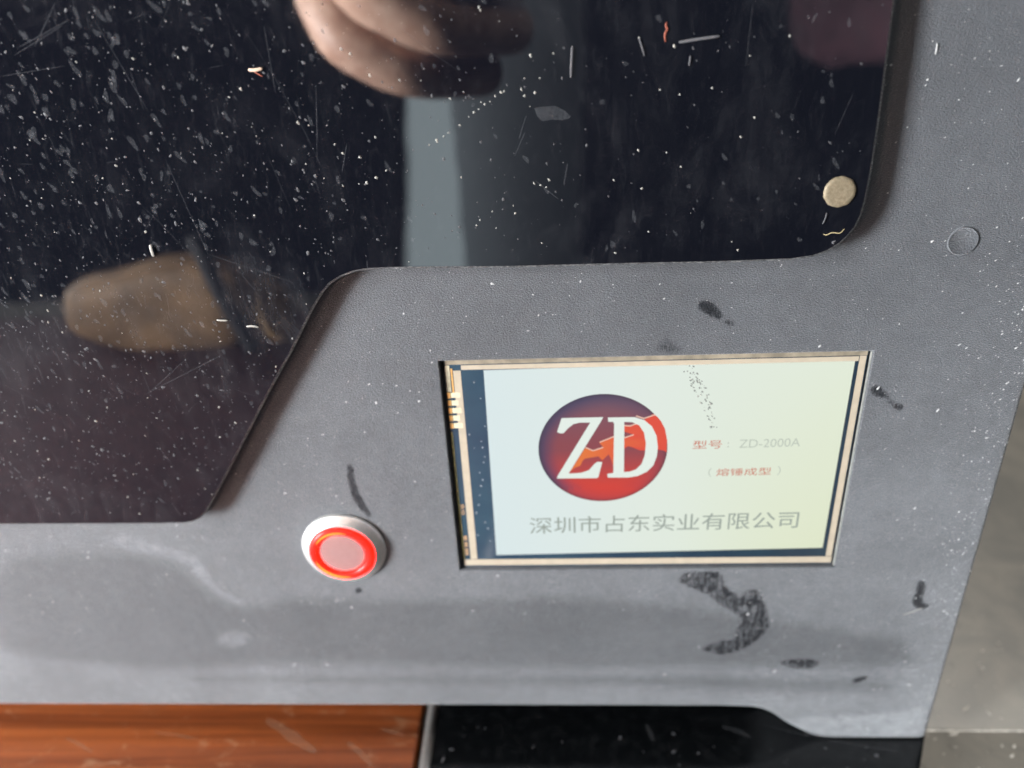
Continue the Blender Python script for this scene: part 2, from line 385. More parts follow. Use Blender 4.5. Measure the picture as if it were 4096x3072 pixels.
def edge_material():
    t = NT('frosted_cut_acrylic')
    n = t.noise(2.6, 4, .7, t.co(scale=(.6, 1, 2.2), rot=(0, .56, 0)))
    t.set(color=t.mix(t.ramp(n, .42, .68), (.03, .032, .036), (.26, .26, .26)), rough=.5)
    t.bump(n, .6, .15)
    return t.m

def wood_material():
    t = NT('orange_wood')
    c = t.co(scale=(.025, 1.0, 1.0), rot=(0, 0, math.radians(-4)))
    n1 = t.noise(.15, 6, .58, c, .8)
    n2 = t.noise(2.8, 4, .7, t.co(scale=(.02, 1, 1)))
    n3 = t.noise(.012, 2)
    col = t.mix(t.ramp(n1, .38, .62), (.18, .044, .012), (.37, .100, .026))
    col = t.mix(t.math('MULTIPLY', t.ramp(n1, .60, .72), .7), col, (.13, .032, .010))
    col = t.mix(t.math('MULTIPLY', t.ramp(n2, .5, .7), .35), col, (.14, .036, .010))
    scuff = t.math('MULTIPLY', t.ramp(t.noise(.09, 5, .7, t.co(scale=(1, 1.8, 1), rot=(0, 0, .8)), .6), .56, .74), .45)
    col = t.mix(scuff, col, (.55, .34, .20))
    t.set(color=col, rough=t.ramp(n2, .3, .7, .30, .45), coat=.15)
    t.bump(n2, .15, .1)
    return t.m

def stone_material():
    t = NT('grey_beige_stone')
    n = t.noise(.035, 6, .65, None, 1.0)
    v = t.noise(.10, 5, .6, t.co(scale=(1, .5, 1), rot=(0, 0, .5)), 2.0)
    col = t.mix(t.ramp(n, .35, .68), (.130, .125, .110), (.190, .176, .149))
    col = t.mix(t.math('MULTIPLY', t.ramp(v, .62, .74), .55), col, (.075, .068, .058))
    fine = t.noise(1.2, 3)
    col = t.mix(t.math('MULTIPLY', t.ramp(fine, .5, .75), .15), col, (.22, .21, .19))
    t.set(color=col, rough=.42)
    return t.m

def veil_material(name, color, amount):
    """a thin dried film: mostly clear"""
    t = NT(name)
    t.set(color=color, rough=.7, spec=.1)
    tr = t.n('ShaderNodeBsdfTransparent')
    mx = t.n('ShaderNodeMixShader')
    n = t.noise(3.0, 3)
    t.l(t.ramp(n, .3, .7, amount * .45, amount * 1.5), mx.inputs[0])
    t.l(tr.outputs[0], mx.inputs[1]); t.l(t.b.outputs[0], mx.inputs[2])
    t.l(mx.outputs[0], t.out.inputs[0])
    return t.m

def attr_glow(name):
    t = NT(name)
    a = t.n('ShaderNodeAttribute', attribute_name='print')
    t.set(color=(.01, .01, .01), rough=.3, spec=.2, power=1.0)
    t.l(a.outputs['Color'], t.b.inputs['Emission Color'])
    return t.m

M_PANEL, M_DOOR, M_EDGE = panel_material(), door_material(), edge_material()
M_WOOD, M_STONE = wood_material(), stone_material()
M_BLACK = plain('matt_black_plastic', (.008, .008, .009), .6)
M_CASE = plain('dark_grey_casing', (.03, .031, .034), .55, .2)
M_SILVER = plain('brushed_silver', (.62, .60, .57), .34, .12, 1.5, metal=.85)
M_BLACKGLASS = NT('black_glass')
_n = M_BLACKGLASS.noise(.25, 5, .7)
M_BLACKGLASS.set(color=M_BLACKGLASS.mix(M_BLACKGLASS.ramp(_n, .45, .72), (.003, .0036, .0042), (.009, .010, .011)), rough=.10)
M_BLACKGLASS = M_BLACKGLASS.m
M_METAL = plain('satin_metal', (.70, .69, .67), .42, .05, 1.0, metal=.75)
M_BRASS = NT('dull_brass')
_n = M_BRASS.noise(1.6, 5, .7)
M_BRASS.set(color=M_BRASS.mix(M_BRASS.ramp(_n, .3, .7), (.17, .135, .085), (.26, .215, .145)), rough=.55, metal=.15)
M_BRASS.bump(_n, .5, .15)
M_BRASS = M_BRASS.m
M_DUST = plain('pale_dust', (.50, .50, .50), .6)
M_CRUMB = plain('bright_crumb', (.31, .305, .275), .5)
M_WHITE = plain('white_lint', (.09, .09, .097), .7)
M_RED = plain('red_brown_fibre', (.30, .075, .04), .6)
M_TAN = plain('tan_flake', (.62, .45, .33), .6)
M_STRAW = plain('straw_fibre', (.38, .31, .17), .6)
M_SPOT = veil_material('dried_water_spot', (.42, .43, .46), .055)
M_FILM = veil_material('dried_glue_film', (.42, .43, .46), .06)
M_SCR = veil_material('fine_scratch', (.45, .45, .48), .05)

# ------------------------------------------------------------------ setting: worktop of stone slabs
worktop = empty('worktop', (90, 0, -6))
tag(worktop, kind='structure')
bm = bmesh.new(); box(bm, -420, 420, -330, 7.2, -26, -6, .5); put_bm('stone_slab', bm, M_STONE, worktop, 30)
bm = bmesh.new(); box(bm, -420, 420, 7.75, 420, -26, -6.05, .5); put_bm('stone_slab', bm, M_STONE, worktop, 30)
bm = bmesh.new(); box(bm, -420, 420, 7.22, 7.73, -26, -6.25); put_bm('joint', bm, plain('pale_grout', (.62, .60, .55), .8, .3, .6), worktop)

bm = bmesh.new(); box(bm, -420, -41.3, -14, 330, -5.9, 0, .8)
board = tag(put_bm('wooden_board', bm, M_WOOD, None, 30), 'orange brown wooden board under the left side of the printer', 'wooden board')

M_MAT = plain('dark_maroon_mat', (.085, .036, .038), .75, .3, .25)
bm = bmesh.new(); box(bm, -420, -42.5, -300, -15, -5.8, -2.6, .6)  # added dark mat, keeps bounced light off the front panel
tag(put_bm('added_dark_mat', bm, M_MAT, None, 30), 'added dark maroon mat that cuts bounced light, mirrored low in the door', 'added mat')
glass = empty('glass_slab', (25, 60, -5.9))
tag(glass, 'black glass slab with a silver edge under the right foot of the printer', 'glass slab')
gp = [(-36.8, 190), (-36.8, -250), (60, -250), (70, -240), (72, -38), (91.6, .8), (91.6, 190)]
v = [(x, y, 0) for x, y in gp] + [(x, y, -5.9) for x, y in gp]
n_ = len(gp)
put('glass_plate', v, [tuple(range(n_))] + [(i + n_, (i + 1) % n_ + n_, (i + 1) % n_, i) for i in range(n_)], M_BLACKGLASS, glass)
v, f = [], []
prof = [(-40.0, -5.9), (-40.0, -1.2), (-39.7, -.3), (-39.0, .25), (-38.2, .4), (-37.4, .25), (-36.9, -.1), (-36.9, -5.9)]
for yy in (-250, 190): v += [(x, yy, z) for x, z in prof]
for i in range(len(prof) - 1): f.append((i, i + 1, i + 1 + len(prof), i + len(prof)))
f.append(tuple(range(len(prof)))[::-1])
put('silver_edge', v, f, M_SILVER, glass, 50)

# ------------------------------------------------------------------ the printer
printer = empty('printer', (0, 60, 0))
tag(printer, 'dusty grey 3D printer with a black acrylic door and a lit touch screen', '3D printer')

HX0, HX1, HZ0, HZ1 = -25.5, 60.8, 58.2, 113.8         # screen opening
RX = 91.4
def foot_z(x):
    if x <= 36: return 12.0
    xs, zs = zip(*([(36, 12.0), (39.4, 11.9)] + FOOT[1:]))
    z = float(np.interp(x, xs, zs)) if x < xs[-1] else 0.0
    if x > RX - 2.4: z += 1.5 * ((x - RX + 2.4) / 2.4) ** 3
    return z

def poly_sdf(px, pz, poly):
    P = np.array(poly); Q = np.roll(P, -1, 0)
    d2 = np.full(px.shape, 1e9); inside = np.zeros(px.shape, bool)
    for (ax, az), (bx, bz) in zip(P, Q):
        ex, ez = bx - ax, bz - az
        t = np.clip(((px - ax) * ex + (pz - az) * ez) / max(ex * ex + ez * ez, 1e-9), 0, 1)
        d2 = np.minimum(d2, (px - ax - t * ex) ** 2 + (pz - az - t * ez) ** 2)
        c = ((az > pz) != (bz > pz))
        with np.errstate(divide='ignore', invalid='ignore'):
            inside ^= c & (px < ex * (pz - az) / (ez if ez else 1e-9) + ax)
    d = np.sqrt(d2)
    return np.where(inside, -d, d)

def build_panel():
    r = 1.0
    xs = list(np.arange(-264, -141, 4.0)) + list(np.arange(-140, HX0 - .2, .62)) + [HX0]
    xs += list(np.linspace(HX0, HX1, 140)[1:-1]) + [HX1] + list(np.linspace(HX1, RX - r, 50)[1:])
    colx = [(x, 0.0) for x in xs]
    for a in (15, 30, 45, 60, 75, 90):
        a = math.radians(a); colx.append((RX - r + r * math.sin(a), r - r * math.cos(a)))
    colx.append((RX, 16.0))
    rows = [('lip', 16.0, 0.0)] + [('lip', r - r * math.cos(math.radians(a)), r - r * math.sin(math.radians(a))) for a in (90, 70, 50, 30, 15)]
    rows += [('low', s) for s in np.linspace(0, 1, 64)]
    zr = list(np.linspace(40, HZ0, 30)[1:]) + list(np.linspace(HZ0, HZ1, 90)[1:]) + list(np.arange(HZ1 + .62, 186, .62)) + list(np.arange(190, 262, 4.0))
    rows += [('z', z) for z in zr]
    nx = len(colx)
    V = []
    zrow_ok = []
    for row in rows:
        for x, yc in colx:
            zb = foot_z(min(x, RX))
            if row[0] == 'lip': z, y = zb + row[2], row[1]
            elif row[0] == 'low': z, y = zb + r + (40 - zb - r) * row[1], 0.0
            else: z, y = row[1], 0.0
            V.append((x, max(y, yc), z))
    F = []
    for j in range(len(rows) - 1):
        for i in range(nx - 1):
            k = j * nx + i
            cx = (V[k][0] + V[k + 1][0]) / 2; cz = (V[k][2] + V[k + nx][2]) / 2
            if HX0 < cx < HX1 and HZ0 < cz < HZ1: continue
            F.append((k, k + 1, k + nx + 1, k + nx))
    # walls of the screen opening, with a small rounded edge
    loops = [(0.0, 0.0), (.12, .04), (.25, .22), (.28, 5.0)]
    base = len(V)
    for d, y in loops:
        V += [(HX0 + d, y, HZ0 + d), (HX1 - d, y, HZ0 + d), (HX1 - d, y, HZ1 - d), (HX0 + d, y, HZ1 - d)]
    for i in range(len(loops) - 1):
        for k in range(4):
            a, b = base + i * 4 + k, base + i * 4 + (k + 1) % 4
            F.append((a, a + 4, b + 4, b)[::-1])
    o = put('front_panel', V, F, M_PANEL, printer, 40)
    px = np.array([v[0] for v in V]); pz = np.array([v[2] for v in V])
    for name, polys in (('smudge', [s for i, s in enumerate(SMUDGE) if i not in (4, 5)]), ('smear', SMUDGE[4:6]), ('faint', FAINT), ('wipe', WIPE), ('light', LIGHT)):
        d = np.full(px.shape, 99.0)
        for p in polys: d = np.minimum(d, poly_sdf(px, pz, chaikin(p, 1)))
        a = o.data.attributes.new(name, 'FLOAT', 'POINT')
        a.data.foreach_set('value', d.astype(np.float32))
    return o
panel = build_panel()

bm = bmesh.new(); box(bm, -264, RX - 1.6, 16.0, 300, 14, 262, 2.0); put_bm('casing', bm, M_CASE, printer, 30)
for fx in (-240, 66):
    bm = bmesh.new(); box(bm, fx, fx + 24, 4, 30, .05, 13.9, .6); put_bm('foot', bm, M_BLACK, printer, 30)

# round moulding mark on the panel
px_, pz_ = PLUG
lathe('hole_plug', [(2.72, .05), (2.70, -.20), (2.58, -.32), (2.40, -.26), (2.3, -.20), (.01, -.18)], px_, pz_, M_PANEL, printer, 48)
for nme in ('smudge', 'smear', 'faint', 'wipe', 'light'):
    me = bpy.data.objects['hole_plug'].data
    a = me.attributes.new(nme, 'FLOAT', 'POINT')
    a.data.foreach_set('value', np.full(len(me.vertices), 99, np.float32))

# ---- door
door_line = [p for i, p in enumerate(DOOR) ]
door_poly = ccw([(51.2, 262.0)] + door_line + [(-262.0, 78.6), (-262.0, 262.0)])
outer, inner = door_poly, inset(door_poly, .42)
DYF, DYB = -3.9, -1.2
tri, pts = tess(inner)
n_ = len(outer)
v = [(x, DYF, z) for x, z in inner]
f = []
for t in tri:
    a, b, c = (pts[i] for i in t)
    s = (b.x - a.x) * (c.y - a.y) - (b.y - a.y) * (c.x - a.x)
    f.append(tuple(t) if s > 0 else tuple(t[::-1]))
door = put('door', v, f, M_DOOR, printer)
v = [(x, DYF, z) for x, z in inner] + [(x, DYF + .22, z) for x, z in inset(door_poly, .14)] + [(x, DYF + .3, z) for x, z in outer] + [(x, DYB, z) for x, z in outer]
f = [(k * n_ + i, (k + 1) * n_ + i, (k + 1) * n_ + (i + 1) % n_, k * n_ + (i + 1) % n_) for k in range(3) for i in range(n_)]
put('cut_edge', v, f, M_EDGE, door, 25)
tb, _ = tess(outer)
put('back_face', [(x, DYB, z) for x, z in outer], [tuple(t) for t in tb], M_BLACK, door)
# the round magnet seen through the corner: ragged brass disc
mx_, mz_ = MAGNET
v, f = [(mx_, DYF - .42, mz_)], []
for ring, (rr, yy) in enumerate(((2.0, -.42), (2.45, -.40), (2.68, -.26), (2.74, 0.0))):
    for k in range(60):
        a = 2 * math.pi * k / 60
        j = rr * (1 + (.012 if ring else 0) * math.sin(k * 7.3) + (.012 if ring > 1 else 0) * rng.uniform(-1, 1))
        v.append((mx_ + j * math.cos(a), DYF + yy, mz_ + j * math.sin(a)))
for k in range(60): f.append((0, 1 + k, 1 + (k + 1) % 60))
for r_ in range(3):
    for k in range(60):
        a, b = 1 + r_ * 60 + k, 1 + r_ * 60 + (k + 1) % 60
        f.append((a, a + 60, b + 60, b))
put('magnet', v, f, M_BRASS, door, 40)

# scratches in the acrylic: hair-thin raised burrs
v, f = [], []
for line in SCR:
    L = chaikin(line, 2, False)
    b0 = len(v)
    wv = rng.uniform(.05, .11)
    for i, (x, z) in enumerate(L):
        q = L[min(i + 1, len(L) - 1)]; p = L[max(i - 1, 0)]
        t = Vector((q[0] - p[0], q[1] - p[1])).normalized()
        e = min(1, min(i, len(L) - 1 - i) / 2 + .25)
        v += [(x - t.y * wv * e, DYF - .012, z + t.x * wv * e), (x + t.y * wv * e, DYF - .012, z - t.x * wv * e)]
    for i in range(len(L) - 1): f.append((b0 + 2 * i, b0 + 2 * i + 1, b0 + 2 * i + 3, b0 + 2 * i + 2))
for _ in range(80):
    x, z = rng.uniform(-128, 50), rng.uniform(80, 182)
    if x > -55 and z < 137: continue
    a = rng.choice((rng.gauss(1.9, .35), rng.gauss(.45, .3), rng.gauss(2.4, .5)))
    Ln, wv = rng.expovariate(.2) + 1.5, rng.uniform(.025, .06)
    dx, dz = math.cos(a) * Ln, math.sin(a) * Ln
    if x + dx > 51 or (x + dx > -50 and z + dz < 137) or z + dz < 80 or (x+dx) > (-80 + (z+dz-78)*.66 - 1): continue
    b0 = len(v)
    k = rng.uniform(-.06, .06) * Ln
    for e in (0, .35, .7, 1):
        cx, cz = x + dx * e - math.sin(a) * k * e * (1 - e) * 4, z + dz * e + math.cos(a) * k * e * (1 - e) * 4
        ww = wv * (1 - (2 * e - 1) ** 2 * .7)
        v += [(cx - math.sin(a) * ww, DYF - .010, cz + math.cos(a) * ww), (cx + math.sin(a) * ww, DYF - .010, cz - math.cos(a) * ww)]
    for i in range(3): f.append((b0 + 2 * i, b0 + 2 * i + 1, b0 + 2 * i + 3, b0 + 2 * i + 2))
tag(put('scratches', v, f, M_SCR, door), kind='stuff')

# ---- power button
BX, BZ = -51.6, 191.3 - 125.7
M_RING = glow('red_light_ring', (1.0, .0016, .0004), 15.0, .3)
M_HOT = glow('orange_led_glow', (1.0, .42, .06), 1.5, .2)
M_CAP = plain('satin_cap_red_glow', (.20, .15, .145), .6, .04, .8, spec=.2, emit=(.30, .05, .04), power=.6)  # red light from the ring put into the cap as emission
button = lathe('power_button', [(9.75, .05), (9.75, -.45), (9.6, -.75), (9.2, -.95), (8.0, -2.1), (7.85, -2.2), (7.66, -2.2), (7.6, -1.9)], BX, BZ, M_METAL, printer, close=False)
ringp = [(7.6 - .0, -1.95)] + [(6.5 + 1.08 * math.cos(math.pi * k / 10), -2.0 - .85 * math.sin(math.pi * k / 10)) for k in range(11)] + [(5.4, -1.9)]
lathe('light_ring', ringp, BX, BZ, M_RING, button, close=False, smooth=60)
lathe('cap', [(5.38, -1.7), (5.36, -2.05), (5.2, -2.22), (4.9, -2.25), (.01, -2.2)], BX, BZ, M_CAP, button)
def arc_glow(a0, a1, rad, wid):
    v, f = [], []
    N = 28
    for i in range(N + 1):
        e = i / N; a = math.radians(a0 + (a1 - a0) * e)
        w = wid * math.sin(math.pi * e) ** .7 + .01
        for s in (-1, 0, 1):
            rr = rad + s * w
            v.append((BX + rr * math.cos(a), -2.89 - (.02 if s == 0 else 0) + .6 * ((rr - 6.5) / 1.08) ** 2, BZ + rr * math.sin(a)))
    for i in range(N):
        for s in (0, 1): f.append((3 * i + s, 3 * i + s + 3, 3 * i + s + 4, 3 * i + s + 1))
    put('led_glow', v, f, M_HOT, button, 60)
arc_glow(195, 283, 6.55, .30)
arc_glow(72, 150, 6.35, .26)

# ---- touch screen module
M_MOD = NT('dark_touch_glass')
_n = M_MOD.noise(.06, 3)
M_MOD.set(color=M_MOD.mix(M_MOD.ramp(_n, .3, .7), (.018, .034, .056), (.026, .050, .072)), rough=.18)
M_MOD = M_MOD.m
M_SIDE = plain('pale_glass_side', (.30, .31, .29), .3, .15, .8)
M_TRACE = plain('cream_silver_ink', (.42, .36, .275), .45, .06, .5)
M_TRACE2 = plain('tarnished_ink', (.25, .215, .16), .4, .3, .3)
M_GOLD = plain('gold_contact', (.72, .40, .13), .35, .15, 1.0, metal=.3)
M_FLEX = plain('clear_amber_film', (.36, .33, .24), .3, .3, .5)
GX0, GX1, GZ0, GZ1 = -24.35, 60.05, 58.55, 113.55
YG = 1.0
bm = bmesh.new(); box(bm, GX0, GX1, YG, 3.6, GZ0, GZ1, .12)
screen = put_bm('touch_screen', bm, M_MOD, printer, 30)
def bar(name, x0, x1, z0, z1, mat, y=YG - .03, slant=0.0):
    return sheet(name, [(x0, z0), (x1, z0), (x1 + slant, z1), (x0 + slant, z1)], y, mat, screen, thick=.025)
# cream ink tracks round the glass
bar('ink_track', GX0 + .2, GX1 - .2, 59.0, 60.75, M_TRACE)                     # bottom
bar('ink_track', GX0 + .2, GX1 - .2, 112.2, 113.35, M_TRACE2)                  # top, dull outer line
bar('ink_track', -20.9, 58.3, 110.95, 112.0, M_TRACE, YG - .035)               # top, bright inner line
bar('ink_track', 58.45, 59.75, 60.9, 112.1, M_TRACE)                           # right
bar('ink_track', -22.6, -21.05, 60.9, 110.8, M_TRACE)                          # left
bar('glass_side', GX1 + .02, GX1 + .42, GZ0 + .2, GZ1 - .2, M_SIDE, .35)
bar('flex_strip', -24.2, -23.3, 105.9, 112.0, M_FLEX, YG - .04)
bar('ink_track', -23.1, -22.75, 104.9, 111.3, M_GOLD, YG - .045)
for k in range(5):
    z1 = 105.7 - k * 1.86
    bar('contact_pad', -24.3, -23.6, z1 - 1.35, z1, M_GOLD, YG - .06)
    bar('solder_pad', -23.5, -22.1 if k % 2 else -21.6, z1 - 1.25, z1 - .05, plain('tinned_pad', (.66, .58, .40), .4, .1, 1.0) if k == 0 else bpy.data.materials['tinned_pad'], YG - .055)
bar('flex_strip', -24.3, -23.95, 61.0, 96.0, plain('olive_flex', (.20, .19, .07), .4, .2, .5), YG - .04)

def glyphs(name, text, x0, z0, x1, z1, y, mat, parent, slope=0.0, quarter=False):
    cu = bpy.data.curves.new('lettering_source', 'FONT')
    cu.body = text
    cu.resolution_u = 4
    tmp = bpy.data.objects.new('lettering_source', cu)
    COL.objects.link(tmp)
    me = tmp.evaluated_get(bpy.context.evaluated_depsgraph_get()).to_mesh()
    P = np.array([v.co[:2] for v in me.vertices])
    F = [tuple(p.vertices) for p in me.polygons]
    tmp.evaluated_get(bpy.context.evaluated_depsgraph_get()).to_mesh_clear()
    bpy.data.objects.remove(tmp); bpy.data.curves.remove(cu)
    if quarter: P = np.c_[-P[:, 1], P[:, 0]]
    lo, hi = P.min(0), P.max(0)
    Q = (P - lo) / (hi - lo)
    v = [(x0 + a * (x1 - x0), y, z0 + b * (z1 - z0) + slope * a * (x1 - x0)) for a, b in Q]
    return put(name, v, F, mat, parent)

# lit picture area: a backlit panel, cooler at its left, yellower at its lower right
a00, a10, a11, a01 = ACTIVE[3], ACTIVE[2], ACTIVE[1], ACTIVE[0]
def colour_mesh(o, fn):
    a = o.data.color_attributes.new('print', 'FLOAT_COLOR', 'POINT')
    for i, v in enumerate(o.data.vertices): a.data[i].color = (*fn(v.co.x * 1000, v.co.z * 1000), 1)
def srgb(*c): return tuple(((k / 255 + .055) / 1.055) ** 2.4 if k > 10 else k / 255 / 12.92 for k in c)
def lerp(a, b, t): t = max(0, min(1, t)); return tuple(x + (y - x) * t for x, y in zip(a, b))
v, f = [], []
NX, NZ = 48, 32
for j in range(NZ + 1):
    for i in range(NX + 1):
        s, t = i / NX, j / NZ
        x = (a00[0] * (1 - s) + a10[0] * s) * (1 - t) + (a01[0] * (1 - s) + a11[0] * s) * t
        z = (a00[1] * (1 - s) + a10[1] * s) * (1 - t) + (a01[1] * (1 - s) + a11[1] * s) * t
        v.append((x, YG - .02, z))
for j in range(NZ):
    for i in range(NX):
        k = j * (NX + 1) + i; f.append((k, k + 1, k + NX + 2, k + NX + 1))
M_LCD = attr_glow('backlit_picture')
lcd = put('display', v, f, M_LCD, screen)
def lcd_col(x, z):
    s, t = (x + 16.4) / 74, (z - 62.5) / 48.5
    c = lerp(srgb(216, 230, 231), srgb(222, 232, 226), s * 2.2)
    c = lerp(c, srgb(223, 232, 214), s * 1.6 - .6 + (1 - t) * .25)
    return lerp(c, srgb(220, 226, 192), (s - .55) * 1.0 * (1 - t) * 1.6)
colour_mesh(lcd, lcd_col)

# round emblem
lx, lz = (LOGO[0][0] + LOGO[1][0]) / 2, (LOGO[2][1] + LOGO[3][1]) / 2
lr = 13.7
v, f = [(lx, YG - .05, lz)], []
NR, NA = 16, 96
for r_ in range(1, NR + 1):
    for k in range(NA):
        a = 2 * math.pi * k / NA
        v.append((lx + lr * r_ / NR * math.cos(a), YG - .05, lz + lr * r_ / NR * math.sin(a)))
for k in range(NA): f.append((0, 1 + k, 1 + (k + 1) % NA))
for r_ in range(NR - 1):
    for k in range(NA):
        a, b = 1 + r_ * NA + k, 1 + r_ * NA + (k + 1) % NA
        f.append((a, a + NA, b + NA, b))
def logo_col(x, z):
    u, w_ = (x - lx) / lr, (z - lz) / lr
    r_ = math.hypot(u, w_)
    c = lerp(srgb(214, 62, 48), srgb(140, 70, 78), (w_ + .75) / .75)
    c = lerp(c, srgb(118, 84, 98), (w_ - .1) / .8)
    e = max(0, (r_ - .72) / .28)
    side = max(0, min(1, .55 - .75 * u + .25 * w_))
    c = lerp(c, srgb(58, 62, 96), e * (.25 + .75 * side) * (1.0 if w_ > -.75 else .6))
    return lerp(c, srgb(70, 50, 62), max(0, (r_ - .93) / .07) * .6)
logo = put('emblem', v, f, M_LCD, screen)
colour_mesh(logo, logo_col)
fire = sheet('emblem_flame', FIRE, YG - .065, M_LCD, screen)
colour_mesh(fire, lambda x, z: lerp(srgb(226, 120, 58), srgb(222, 78, 60), (x - 4) / 10))
M_LET = glow('white_print', srgb(226, 236, 228), 1.0)
for g in GLINT:
    v, f = [], []
    for i, (x, z) in enumerate(g): v += [(x, YG - .07, z - .14), (x, YG - .07, z + .14)]
    for i in range(len(g) - 1): f.append((2 * i, 2 * i + 2, 2 * i + 3, 2 * i + 1))
    put('emblem_glint', v, f, M_LET if False else (bpy.data.materials.get('pale_pink_print') or glow('pale_pink_print', srgb(240, 200, 180))), screen)
sheet('letter_z', LZ, YG - .08, M_LET, screen)
sheet('letter_d', LDo, YG - .08, M_LET, screen, [ccw(LDi)[::-1]])
M_TXT = glow('grey_print', srgb(150, 160, 152))
M_TXT2 = glow('pale_grey_print', srgb(188, 197, 184))
M_TXTR = glow('red_print', srgb(198, 112, 92))
glyphs('company_lettering', '深圳市占东实业有限公司', TCO[0][0], TCO[0][1] + .1, 51.2, 72.9, YG - .06, M_TXT, screen, .016)
glyphs('model_lettering', '型号', 26.9, 90.65, 33.0, 92.75, YG - .06, M_TXTR, screen, .012)
glyphs('model_lettering', ':', 34.1, 90.95, 34.5, 92.2, YG - .06, M_TXT2, screen)
glyphs('model_lettering', 'ZD-2000A', 36.6, 90.75, 49.2, 92.85, YG - .06, M_TXT2, screen, .012)
glyphs('type_lettering', '（', 30.6, 83.4, 31.3, 85.7, YG - .06, M_TXT2, screen)
glyphs('type_lettering', '熔锤成型', 32.3, 83.55, 43.9, 85.5, YG - .06, M_TXTR, screen, .012)
glyphs('type_lettering', '）', 45.2, 83.55, 45.9, 85.9, YG - .06, M_TXT2, screen)
M_GPRINT = plain('gold_print', (.50, .30, .15), .45)
glyphs('gold_marking', '0/8', -23.75, 73.9, -22.95, 76.8, YG - .05, M_GPRINT, screen, 0, True)
for z0, z1 in ((66.6, 67.9), (64.6, 66.1), (62.2, 64.2)):
    for i in range(3):
        zz = z0 + (z1 - z0) * i / 3
        bar('gold_marking', -23.75, -23.0, zz, zz + (z1 - z0) * .22, M_GPRINT, YG - .05)

# ------------------------------------------------------------------ dust, spots, lint
def flakes(items, y, seed, dome=.45):
    """items: (x, z, size, aspect, angle) -> low bumps with an uneven rim"""
    R_ = random.Random(seed)
    v, f = [], []
    for x, z, s, asp, ang in items:
        n = 6
        b0 = len(v)
        ca, sa = math.cos(ang), math.sin(ang)
        for k in range(n):
            a = 2 * math.pi * k / n + R_.uniform(-.3, .3)
            r = s * R_.uniform(.6, 1.25)
            u, w = r * math.cos(a) * asp, r * math.sin(a)
            v.append((x + u * ca - w * sa, y, z + u * sa + w * ca))
        v.append((x + R_.uniform(-.2, .2) * s, y - s * dome, z + R_.uniform(-.2, .2) * s))
        for k in range(n): f.append((b0 + k, b0 + (k + 1) % n, b0 + n))
    return v, f

def on_door(x, z, m=.6):
    if x > 51.5 - m or z < 78.3 + m: return False
    if z < 136.2 + m: return x < -53.6 - m + (z - 118.2) * .66 if z > 80 else x < -82
    return True
def on_panel(x, z):
    if HX0 - .3 < x < HX1 + .3 and HZ0 - .3 < z < HZ1 + .3: return False
    if math.hypot(x - BX, z - BZ) < 10.2: return False
    return x < RX - .6 and z > foot_z(x) + .8 and not on_door(x, z, -1.0)

its = []
R1 = random.Random(21)
while len(its) < 2900:
    x, z = R1.uniform(-140, RX), R1.uniform(0, 186)
    if R1.random() < .26: x = RX - abs(R1.gauss(0, 6))
    if R1.random() < .03: x, z = R1.uniform(66, RX), abs(R1.gauss(0, 4)) + .6
    if not on_panel(x, z): continue
    if z < 45 and x < 40 and R1.random() < .72: continue
    s = .035 + R1.expovariate(26)
    its.append((x, z, min(s, .28), R1.uniform(1, 2.2), R1.gauss(.6, .4)))
v, f = flakes(its, -.02, 1)
tag(put('dust', v, f, M_DUST), 'pale dust specks scattered over the grey front panel', 'dust', kind='stuff')

its = []
R2 = random.Random(5)
while len(its) < 2700:
    x, z = R2.uniform(-134, 51), R2.uniform(78, 186)
    if not on_door(x, z): continue
    left = max(0, min(1, (10 - x) / 70))
    if R2.random() > .16 + .84 * left: continue
    its.append((x, z, min(.04 + R2.expovariate(17), .34), R2.uniform(1, 1.8), R2.gauss(2.0, .6)))
v, f = flakes(its, DYF - .01, 2, .3)
M_DUST2 = plain('grey_dust', (.046, .047, .052), .6)
tag(put('dust', v, f, M_DUST2), 'fine grey dust specks scattered over the black door', 'dust', kind='stuff')

its = [(x, z, rng.uniform(.12, .25), rng.uniform(1.0, 1.7), rng.gauss(1.9, .5)) for x, z in CRUMBS if on_door(x, z, .2)]
for _ in range(70):
    x, z = rng.uniform(-132, 50), rng.uniform(79, 184)
    if on_door(x, z): its.append((x, z, rng.uniform(.07, .16), rng.uniform(1, 2), rng.uniform(0, 3)))
v, f = flakes(its, DYF - .01, 3, .6)
tag(put('crumbs', v, f, M_CRUMB), 'bright crumbs caught in trails on the black door', 'dust', kind='stuff')

v, f = [], []
R3 = random.Random(11)
cnt = 0
while cnt < 620:
    x, z = R3.uniform(-132, 48), R3.uniform(80, 186)
    up = max(0, min(1, (z - 105) / 75)) * max(0, min(1, (-35 - x) / 75))
    if R3.random() > .10 + up or not on_door(x, z, 1.5): continue
    cnt += 1
    s = R3.uniform(.18, .42) * (1 + .6 * up)
    asp, ang = R3.choice((1.2, 1.4, 1.8, 2.6)), R3.gauss(1.95, .3)
    n, b0 = 12, len(v)
    ph = R3.uniform(0, 6)
    for k in range(n):
        a = 2 * math.pi * k / n
        r = s * (1 + .22 * math.sin(2 * a + ph) + .15 * math.sin(3 * a + ph * 2) + R3.uniform(-.06, .06))
        u, w = r * asp * math.cos(a), r * math.sin(a)
        v.append((x + u * math.cos(ang) - w * math.sin(ang), DYF - .006 - cnt * 1e-6, z + u * math.sin(ang) + w * math.cos(ang)))
    f.append(tuple(range(b0, b0 + n)))
tag(put('water_spots', v, f, M_SPOT), 'dried grey water spots thickest at the upper left of the black door', 'water spots', kind='stuff')

